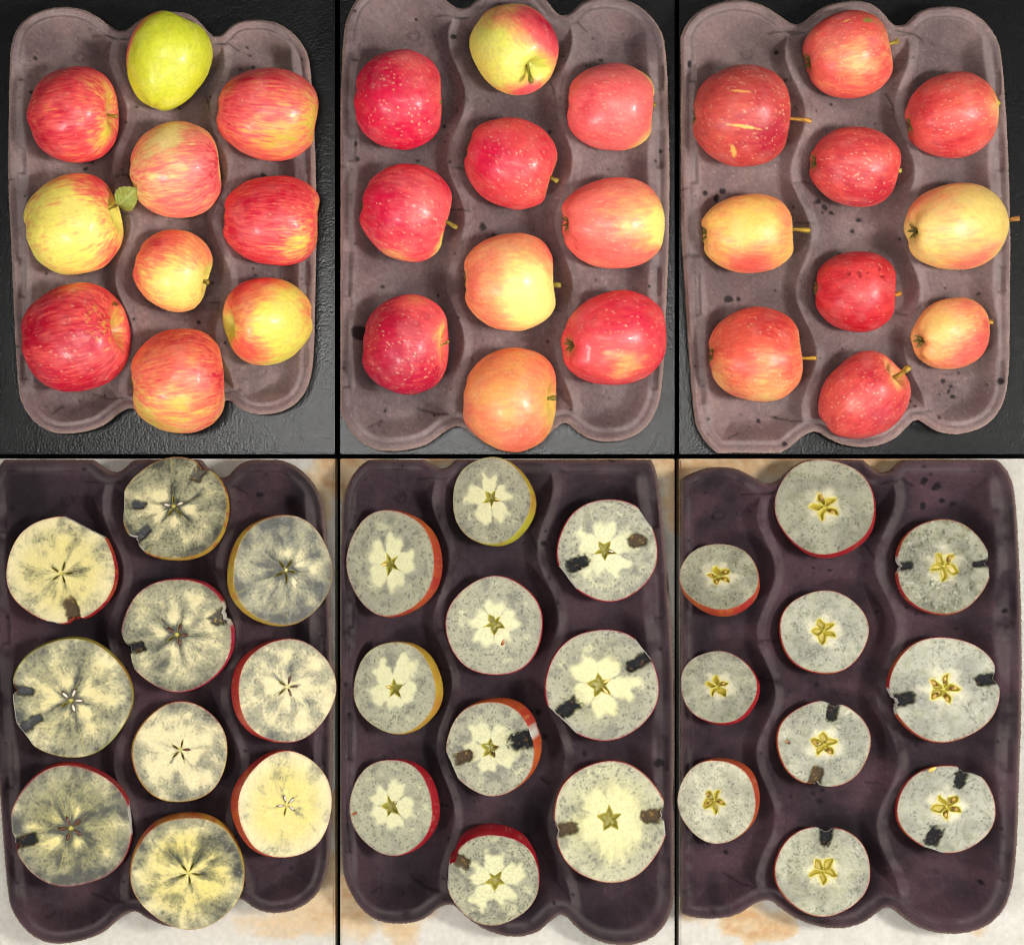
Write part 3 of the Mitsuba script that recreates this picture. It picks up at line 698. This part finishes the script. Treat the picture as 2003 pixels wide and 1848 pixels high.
        plen = (1 + .4 * (rng.uniform(size=5) - .5))[np.floor(sec).astype(int) % 5]
        rout = .55 * plen * (1 - .06 * np.cos(pet * 12)) * (1 + .75 * (nfbm(P3 * 4.5, 3) - .5))
        wid = .64 - .26 * sst(.3, .58, pr) + .45 * (nfbm(P3 * 8, 2) - .5)
        inside = sst(.09, -.06, pr - rout + .12 * (fine - .5)) * sst(.12, -.1, pet - wid + .2 * (fine - .5))
        inside = np.maximum(inside, sst(.27, .2, pr))
        far = sst(.62, .70, nfbm(P3 * np.array([4.5, 4.5, 1.]), 2)) * sst(.5, .7, pr) * sst(.95, .8, pr)
        if stain < .6:
            inside = np.maximum(inside, .95 * sst(.74, .34, pr + .5 * (rad(4.5, .6, 5) - .5) + .3 * (rad(11, 1, 15) - .5)))
        body = lerp(np.broadcast_to(cream, (*pr.shape, 3)), np.broadcast_to(grey, (*pr.shape, 3)), np.clip(stain + .6 * (rad(1.8, 2, 9) - .5) - .35 * far, 0, 1))
        ft = sst(.54, .76, .62 * fleck + .38 * fleck2) * (.3 + .7 * sst(.28, .6, stain + rad(2, 2, 40) - .5))
        ft = np.maximum(ft, .5 * vein * sst(.3, .42, pr) * sst(.75, .5, pr) * sst(.3, .6, fleck))
        body = lerp(body, np.broadcast_to(lin(70, 72, 62), body.shape), .68 * ft)
        body = lerp(body, np.broadcast_to(lin(120, 120, 104), body.shape), .55 * sst(.5, .72, nfbm(P3 * np.array([5, 5, 1.]) + 31, 3)))
        col = lerp(body, np.broadcast_to(cream, body.shape), inside)
    else:
        halo = .8 * sst(.5, .18, pr + .5 * (nfbm(P3 * 6, 3) - .5) + .05 * np.cos(5 * dphi))
        st = np.clip(stain + .55 * (nfbm(P3 * np.array([4, 4, 1.]), 3) - .5), 0, 1)
        body = lerp(np.broadcast_to(cream, (*pr.shape, 3)), np.broadcast_to(grey, (*pr.shape, 3)), sst(0, .75, st))
        body = lerp(body, np.broadcast_to(lin(150, 152, 112), body.shape), .5 * sst(.5, .75, nfbm(P3 * np.array([9, 9, 1.]) + 7, 2)))
        ft = .95 * sst(.46, .74, .5 * fleck + .5 * fleck2) * sst(.28, .66, nfbm(P3 * np.array([7, 7, 1.]) + 3, 2))
        body = lerp(body, np.broadcast_to(lin(66, 70, 54), body.shape), .72 * ft)
        body = body * (.8 + .42 * sst(.3, .7, nfbm(P3 * np.array([2.4, 2.4, 1.]) + 13, 3)))[..., None]
        col = lerp(body, np.broadcast_to(cream, body.shape), .9 * halo)
        col = lerp(col, np.broadcast_to(lin(240, 222, 104), col.shape), .85 * sst(.075, 0, np.where(pr < .4, np.maximum(carpel, 0), 1)) * (al < .33))
    if yellow:
        col = lerp(col, col * np.array([1.0, .94, .38]), np.clip(yellow * (.6 + .8 * nfbm(P3 * 2.2, 2)), 0, 1) * sst(1.02, .5, pr))
    col *= (.70 + .60 * fine)[..., None]
    sp = sst(.88, .97, nnoise(P3 * np.array([60, 60, 1.])))
    col = lerp(col, np.broadcast_to(lin(232, 230, 214), col.shape), .4 * sp * sst(.2, .5, pr))
    rim = sst(.955, 1., RH)
    mixv = np.clip(skinmix + 1.3 * (nfbm(np.stack([cs * 1.4 + sid, sn * 1.4, cs * 0 + 4], -1), 2) - .5), 0, 1)
    sk = lerp(np.broadcast_to(lin(skin[0]), (nt, 3)), np.broadcast_to(lin(skin[1]), (nt, 3)), mixv)
    col = lerp(col, .55 * col + .45 * sk[None], .75 * rim * (1 - flatness)[None])
    # ---- relief
    dep = np.zeros_like(pr)
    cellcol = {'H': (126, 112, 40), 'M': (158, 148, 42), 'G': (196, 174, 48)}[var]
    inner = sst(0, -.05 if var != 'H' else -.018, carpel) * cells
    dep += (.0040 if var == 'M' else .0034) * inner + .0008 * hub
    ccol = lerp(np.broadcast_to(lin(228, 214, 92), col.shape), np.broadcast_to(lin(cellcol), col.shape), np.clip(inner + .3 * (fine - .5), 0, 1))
    if var == 'H' and seedkind == 'brown':
        ccol = lerp(ccol, np.broadcast_to(lin(74, 44, 22), col.shape), .7 * inner)  # brown core colour, with shade painted in so the recess looks hollow
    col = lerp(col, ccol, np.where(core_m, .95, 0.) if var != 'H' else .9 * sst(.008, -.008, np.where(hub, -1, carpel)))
    hole_ms = []
    for (hx, hy, hr, hk) in holes:
        wob = .4 * (nfbm(P3 * np.array([13, 13, 1.]) + hx * 9, 3) - .5)
        ha_ = math.atan2(hy, hx)
        e1, e2 = (nx - hx) * math.cos(ha_) + (ny - hy) * math.sin(ha_), -(nx - hx) * math.sin(ha_) + (ny - hy) * math.cos(ha_)
        e1 = np.where((e1 > 0) & (math.hypot(hx, hy) > .7), e1 * .45, e1)             # open towards the rim
        e = (np.abs(e1 / (hr * 1.2)) ** 4 + np.abs(e2 / (hr * .72)) ** 4) ** .25 + wob * 2.2
        wgt = sst(1.12, .8, e)
        nz = nfbm(P3 * np.array([20, 20, 1.]) + 3.3, 3)
        dark, fib = ((26, 27, 31), (120, 84, 44)) if hk == 'dark' else ((98, 92, 84), (190, 158, 84)) if hk == 'pale' else ((74, 74, 78), (112, 108, 102)) if hk == 'grey' else ((92, 74, 52), (176, 136, 66))
        hc = lerp(np.broadcast_to(lin(dark), col.shape), np.broadcast_to(lin(fib), col.shape), sst(.62, .76, nz))
        hc = hc * (.7 + .6 * nfbm(P3 * np.array([30, 30, 1.]) + 8, 2))[..., None]
        bleed = .45 * sst(2.3, .9, e) * (hk != 'pale')
        col = lerp(col, col * .62, bleed)
        col = lerp(col, hc, wgt)
        dep += sst(1.08, .8, e) * (.0030 + .0022 * (nz - .5))
        hole_ms.append(e < 1.0)
    dep += .00055 * (nfbm(P3 * np.array([8, 8, 1.]), 2) - .5) * (RH < .99)
    ro_mm = R * S
    depth_ap = .86
    t_low = min(abs(rx / u[0]) if abs(u[0]) > .01 else 1e9, abs(ry / u[1]) if abs(u[1]) > .01 else 1e9) * S
    cz = max(.006 + depth_ap * ro_mm * math.cos(t) + .12 * ro_mm, .0345 + .97 * min(t_low, max(rx, ry) * S) * math.tan(t))
    hs = min(1.3, max(1.0, (cz - .007) / (depth_ap * ro_mm * math.cos(t) + .02 * ro_mm)))
    C = at(cx, cy, cz)
    kk = S * (H - cz) / H
    X, Y = nx * rx * kk, ny * ry * kk
    Zt = -(X * u[0] + Y * u[1]) * math.tan(t)
    flat_face = C + np.stack([X, Y, Zt], -1)
    face = (flat_face - dep[..., None] * n).reshape(-1, 3)
    idx = np.arange(nr * nt).reshape(nr, nt)
    A, B = idx[:-1], np.roll(idx, -1, 1)[:-1]
    D, E = idx[1:], np.roll(idx, -1, 1)[1:]
    F = np.r_[np.c_[A.ravel(), D.ravel(), B.ravel()], np.c_[B.ravel(), D.ravel(), E.ravel()]]
    colv = np.clip(col.reshape(-1, 3) * .62, 0, 1)

    def sub(mask, part, mat, lab=None):
        f = F[mask]
        if not len(f):
            return
        us = np.unique(f); re = np.zeros(len(face), int); re[us] = np.arange(len(us))
        k = child(key, part)
        add(k, (face[us], re[f]), mat, True, colv[us])
        if lab:
            labels[k] = {'label': lab}
    cm = core_m.ravel()[F].all(1)
    rest = ~cm
    for hm, hh in zip(hole_ms, holes):
        m = hm.ravel()[F].sum(1) >= 2
        m &= rest
        sub(m, 'puncture', 'mat_decay', {'dark': 'black torn puncture', 'pale': 'pale torn puncture', 'grey': 'dark grey puncture', 'brown': 'brown torn puncture'}[hh[3]])
        rest &= ~m
    sub(rest, 'flesh', 'mat_flesh_wet' if wet else 'mat_flesh')
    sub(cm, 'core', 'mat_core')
    # ---- skin below the cut
    rim3 = flat_face[-1] - C
    prof = [(1.0, .0), (1.004, .004), (1.016, .05), (1.02, .14), (1.01, .28), (.965, .45), (.87, .62), (.72, .77), (.52, .87), (.3, .9), (.14, .84), (.03, .72)]
    rings = [C + f_ * rim3 - n * h_ * ro_mm * hs for f_, h_ in prof]
    SV = np.vstack(rings); ns = len(prof)
    id2 = np.arange(ns * nt).reshape(ns, nt)
    A, B = id2[:-1], np.roll(id2, -1, 1)[:-1]
    D, E = id2[1:], np.roll(id2, -1, 1)[1:]
    F2 = np.r_[np.c_[A.ravel(), D.ravel(), B.ravel()], np.c_[B.ravel(), D.ravel(), E.ravel()]]
    F2 = np.r_[F2, [[id2[-1, 0], id2[-1, j + 1], id2[-1, j]] for j in range(1, nt - 1)]]
    hh = np.repeat([h for f_, h in prof], nt)
    sc = np.tile(sk, (ns, 1))
    stn = nfbm(np.stack([np.tile(cs, ns) * 9 + sid, np.tile(sn, ns) * 9, hh * 1.5], -1), 3)
    sc = lerp(sc, np.broadcast_to(lin(skin[1]), sc.shape), .6 * sst(.5, .75, stn))
    sc = lerp(sc, np.broadcast_to(lin(226, 180, 150), sc.shape), .25 * sst(.8, .95, nnoise(np.stack([np.tile(th, ns) * 22, hh * 14, hh * 0 + sid], -1))))
    fl = np.tile(flatness, ns) * sst(.5, .3, hh)
    sc = lerp(sc, np.broadcast_to(lin(216, 214, 200), sc.shape), fl)
    add(key + '__skin', (SV, F2), 'mat_skin_gloss', True, np.clip(sc * .75, 0, 1))
    # ---- pips
    ex = np.array([1, 0, 0.]) * rx - n * 0
    for k in seeds:
        a = math.radians(rot) + 2 * math.pi * k / 5 + rng.normal(0, .05)
        rr = {'H': .13, 'M': .15, 'G': .185}[var]
        dirn = np.array([math.cos(a), math.sin(a)])
        px, py = (core[0] + rr * dirn[0]) * rx * kk, (core[1] + rr * dirn[1]) * ry * kk
        pos = C + np.array([px, py, -(px * u[0] + py * u[1]) * math.tan(t)]) - n * (.0004 if var != 'M' else .0014)
        d3 = np.array([-dirn[0], -dirn[1], 0]); d3 = d3 - (d3 @ n) * n
        Ls, Ws = {'H': (.17, .068), 'M': (.15, .06), 'G': (.155, .088)}[var]
        Vs, Fs, raw = seed_mesh(pos, d3, n, Ls * ro_mm, Ws * ro_mm)
        if var == 'G':
            c_ = lerp(np.broadcast_to(lin(176, 140, 62), (len(Vs), 3)), np.broadcast_to(lin(80, 36, 10), (len(Vs), 3)), sst(-.2, .7, raw[:, 0] + .8 * (nfbm(raw * 2 + sid + k, 2) - .5)))
        elif seedkind == 'white':
            c_ = lerp(np.broadcast_to(lin(74, 38, 18), (len(Vs), 3)), np.broadcast_to(lin(206, 198, 180), (len(Vs), 3)), sst(.62, .85, raw[:, 2]))
        elif seedkind == 'tan':
            c_ = lerp(np.broadcast_to(lin(196, 140, 60), (len(Vs), 3)), np.broadcast_to(lin(228, 196, 120), (len(Vs), 3)), sst(.2, .8, raw[:, 2]))
        else:
            c_ = lerp(np.broadcast_to(lin(38, 17, 6), (len(Vs), 3)), np.broadcast_to(lin(84, 42, 16), (len(Vs), 3)), sst(.3, .9, raw[:, 2]))
        add(child(key, 'seed'), (Vs, Fs), 'mat_seed', True, c_)
    labels[key] = {'label': label, 'category': 'apple half'}
    return key, C, n, u, t, kk


Hc = cut_apple
RED, ORG, YEL, GRN = (178, 34, 46), (206, 110, 50), (206, 178, 70), (168, 182, 70)
# lower left tray: blotchy radial staining
Hc('H', 342, 994, 104, 99, 9, 100, 'grey-green apple half, two dark punctures, torn upper edge, top centre, lower left tray', .62, (YEL, RED), (-.02, .04), 95, [(180, .955), (222, .97)], [(-.69, .07, .12, 'grey'), (-.58, -.47, .13, 'grey'), (.45, .72, .17, 'pale')], (1, 4), 'white', skinmix=.45)
Hc('H', 119, 1114, 107, 104, 5, 120, 'mostly cream apple half with little staining, top left, lower left tray', .22, (RED, ORG), (.01, -.08), 75, [(62, .90), (258, .975)], [(.2, -.72, .17, 'brown')], (), yellow=.45, skinmix=.15)
Hc('H', 553, 1115, 94, 107, 22, 12, 'evenly dark grey apple half, yellow skin at left, top right, lower left tray', .82, (YEL, (200, 90, 50)), (.08, 0), 60, (), (), (), skinmix=.3)
Hc('H', 346, 1241, 109, 110, 5, 200, 'grey apple half, brown pips, black puncture left, torn right edge, lower left tray', .55, (RED, (190, 60, 90)), (0, 0), 70, [(200, .93), (20, .96)], [(-.72, -.22, .13, 'dark'), (.8, .33, .17, 'pale')], (0, 1, 3, 4), 'brown', skinmix=.1)
Hc('H', 139, 1365, 116, 116, 6, 330, 'large greenish apple half, two grey punctures at left edge, middle left, lower left tray', .58, (RED, GRN), (0, -.04), 68, [(188, .95), (215, .97)], [(-.74, .12, .10, 'grey'), (-.61, -.38, .11, 'grey')], (0, 1, 3, 4), 'white', yellow=.25, skinmix=.5)
Hc('H', 561, 1350, 92, 100, 24, 8, 'white and grey mottled apple half, red skin at left, middle right, lower left tray', .36, (RED, (200, 70, 50)), (.02, .08), 75, (), (), (0, 3, 4), 'brown', skinmix=.25, contrast=1.25)
Hc('H', 353, 1471, 90, 97, 12, 20, 'small pale grey apple half with one brown pip, third down centre, lower left tray', .36, ((200, 60, 70), YEL), (0, .05), 5, (), (), (0,), 'brown', skinmix=.4)
Hc('H', 139, 1616, 118, 119, 5, 300, 'bold dark grey and yellow apple half with brown core, bottom left, lower left tray', .8, (RED, (150, 60, 60)), (0, -.03), 110, [(184, .96), (5, .96)], [(-.70, -.22, .13, 'dark')], (0, 1, 2, 3, 4), 'brown', yellow=.5, contrast=1.55, skinmix=.2)
Hc('H', 559, 1574, 88, 103, 24, 8, 'bright yellow apple half, faint grey rim, pale pips, bottom right, lower left tray', .06, (RED, (206, 100, 50)), (.02, 0), 40, (), (), (0, 1, 2, 4), 'white', yellow=.75, skinmix=.3)
Hc('H', 368, 1707, 109, 112, 12, 305, 'yellow and grey streaked apple half, no pips, bottom centre, lower left tray', .48, (YEL, RED), (.01, .0), 60, (), (), (), yellow=.7, contrast=1.45, skinmix=.35)
# lower middle tray: cream star centres
Hc('M', 763, 1100, 87, 103, 20, 170, 'apple half, wide cream star, orange-red skin at right, top left, lower middle tray', .88, (RED, ORG), (-.0, -.02), 40, (), (), (2,), 'tan', skinmix=.5)
Hc('M', 960, 979, 76, 85, 19, 155, 'small apple half with yellow-green skin at right, top centre, lower middle tray', .9, ((190, 70, 60), (196, 190, 60)), (.0, .06), 60, (), (), (4,), 'tan', skinmix=.85)
Hc('M', 1189, 1075, 97, 99, 4, 60, 'apple half with dark rotten punctures on both sides, top right, lower middle tray', .82, (RED, (196, 70, 80)), (-.08, .0), 55, [(218, .95), (35, .965)], [(.58, .18, .17, 'brown'), (-.62, -.27, .19, 'dark')], (4,), 'white', wet=False, skinmix=.2)
Hc('M', 967, 1224, 94, 96, 4, 130, 'round unpunctured apple half, big cream star, second down centre, lower middle tray', .85, (RED, (200, 80, 90)), (0, .06), 52, (), (), (), skinmix=.25)
Hc('M', 772, 1345, 81, 89, 19, 172, 'apple half, small cream star, yellow skin at right, middle left, lower middle tray', .84, ((200, 70, 60), (206, 176, 60)), (-.02, -.02), 95, (), (), (1,), 'tan', skinmix=.75)
Hc('M', 1178, 1339, 110, 107, 4, 70, 'large grey apple half, cream star, two black punctures, middle right, lower middle tray', .9, (RED, (170, 50, 80)), (-.05, .0), 100, [(226, .93), (38, .965)], [(.60, .38, .15, 'dark'), (-.58, -.40, .17, 'dark')], (3, 4), 'tan', yellow=.2, skinmix=.2)
Hc('M', 959, 1464, 86, 93, 22, 205, 'apple half, black puncture through orange right edge, third down centre, lower middle tray', .85, (RED, (214, 110, 44)), (-.02, .0), 85, [(20, .97), (205, .95)], [(.68, .20, .24, 'dark'), (-.62, -.2, .18, 'brown')], (4, 3), 'brown', skinmix=.6)
Hc('M', 765, 1578, 82, 93, 19, 172, 'apple half with vivid red skin at right, bottom left, lower middle tray', .8, ((170, 24, 38), RED), (-.02, .02), 35, (), (), (0,), 'white', skinmix=.3)
Hc('M', 1193, 1606, 110, 117, 4, 90, 'largest pale creamy apple half with light brown punctures, bottom right, lower middle tray', .58, (RED, (196, 120, 90)), (0, .05), 95, [(188, .97), (2, .965)], [(-.76, -.12, .15, 'brown'), (.74, .08, .15, 'brown')], (), yellow=.25, skinmix=.4)
Hc('M', 965, 1720, 90, 93, 20, 275, 'apple half with deep red skin along its top edge, bottom centre, lower middle tray', .85, ((160, 20, 36), RED), (.04, -.02), 125, [(176, .96)], [(-.70, .40, .18, 'brown')], (), skinmix=.3)
# lower right tray: fine speckle, yellow cores
Hc('G', 1407, 1127, 76, 63, 27, 110, 'oval apple half with orange-red skin at its lower right, top left, lower right tray', .62, (RED, ORG), (-.02, .04), 108, (), (), (1, 2, 3, 4), skinmix=.5)
Hc('G', 1613, 990, 95, 92, 18, 130, 'broad apple half with red skin at lower right, top centre, lower right tray', .82, ((170, 34, 40), RED), (-.01, .0), 112, (), (), (0, 3), skinmix=.3)
Hc('G', 1845, 1108, 92, 92, 6, 60, 'wet glistening apple half, small black hole each side, top right, lower right tray', .8, (RED, ORG), (.02, .02), 50, [(180, .965), (2, .97)], [(-.80, .02, .12, 'dark'), (.74, .06, .10, 'dark')], (0,), wet=True, skinmix=.3)
Hc('G', 1612, 1235, 86, 80, 7, 90, 'unpunctured apple half with no pips showing, second down centre, lower right tray', .85, (RED, ORG), (0, .03), 114, (), (), (), skinmix=.2)
Hc('G', 1405, 1343, 73, 69, 20, 140, 'small apple half, one pip, red rim at right, middle left, lower right tray', .7, ((176, 30, 40), RED), (-.05, .02), 95, (), (), (4,), skinmix=.3)
Hc('G', 1848, 1347, 109, 101, 5, 60, 'largest speckled apple half with five open pip chambers, middle right, lower right tray', .74, (RED, ORG), (-.03, .0), 75, [(196, .955), (10, .965)], [(.73, .17, .15, 'dark'), (-.73, -.19, .17, 'dark')], (0, 1, 2, 3, 4), wet=False, skinmix=.3)
Hc('G', 1612, 1454, 91, 83, 5, 80, 'apple half punctured top and bottom, loose brown seed, third down centre, lower right tray', .62, (RED, ORG), (0, -.02), 92, [(80, .965), (265, .975)], [(.18, .74, .17, 'dark'), (-.17, -.74, .18, 'brown')], (1, 3), skinmix=.3)
Hc('G', 1402, 1567, 74, 82, 20, 195, 'pale apple half with orange-red skin at upper right, bottom left, lower right tray', .42, ((176, 40, 44), ORG), (-.1, .02), 62, (), (), (1, 2, 4), skinmix=.5)
Hc('G', 1852, 1581, 96, 84, 5, 80, 'apple half, two black punctures, yellow seed on top edge, bottom right, lower right tray', .8, (RED, ORG), (0, .06), 122, [(62, .965), (250, .965)], [(.29, .70, .17, 'dark'), (-.27, -.64, .20, 'dark')], (2, 3, 4), skinmix=.25)
Hc('G', 1610, 1702, 93, 86, 6, 90, 'greenish apple half with one dark puncture at its top, bottom centre, lower right tray', .7, (RED, ORG), (0, .0), 54, [(88, .965)], [(.06, .78, .18, 'dark')], (), yellow=.15, skinmix=.3)


# ------------------------------------------------------------------ loose pips lying on the cut faces
def loose(px, py, z, ang, L, Wd_, cols, label):
    k = number('apple_seed')
    a = math.radians(ang)
    Vs, Fs, raw = seed_mesh(at(px, py, z), np.array([math.cos(a), math.sin(a), .1]), np.array([0, 0, 1.]), L * S, Wd_ * S, .5)
    c_ = lerp(np.broadcast_to(lin(cols[0]), (len(Vs), 3)), np.broadcast_to(lin(cols[1]), (len(Vs), 3)), sst(-.3, .7, raw[:, 0]))
    add(k, (Vs, Fs), 'mat_seed', True, c_)
    labels[k] = {'label': label, 'category': 'seed'}


loose(983.5, 1257.5, .0455, 70, 17, 9.5, ((120, 62, 22), (180, 120, 50)), 'brown seed lying on the cream star of a round apple half, lower middle tray')
loose(693, 1591, .050, 200, 12, 7, ((120, 62, 22), (150, 90, 30)), 'small brown seed chip at the left edge of an apple half, lower middle tray')
loose(1541, 1451, .0435, 150, 12, 6.5, ((70, 30, 10), (190, 130, 60)), 'half brown seed lying left of centre on a speckled apple half, lower right tray')
loose(1824, 1504, .0475, 25, 17, 8.5, ((226, 170, 70), (238, 196, 110)), 'yellow seed lying on the upper edge of an apple half, lower right tray')
loose(127, 1206, .048, 80, 11, 6.5, ((112, 56, 22), (90, 40, 14)), 'tiny brown seed at the bottom edge of the cream apple half, lower left tray')
loose(1395, 1489, .047, 160, 14, 4.5, ((232, 200, 130), (226, 180, 90)), 'pale yellow peel scrap on the upper edge of an apple half, lower right tray')
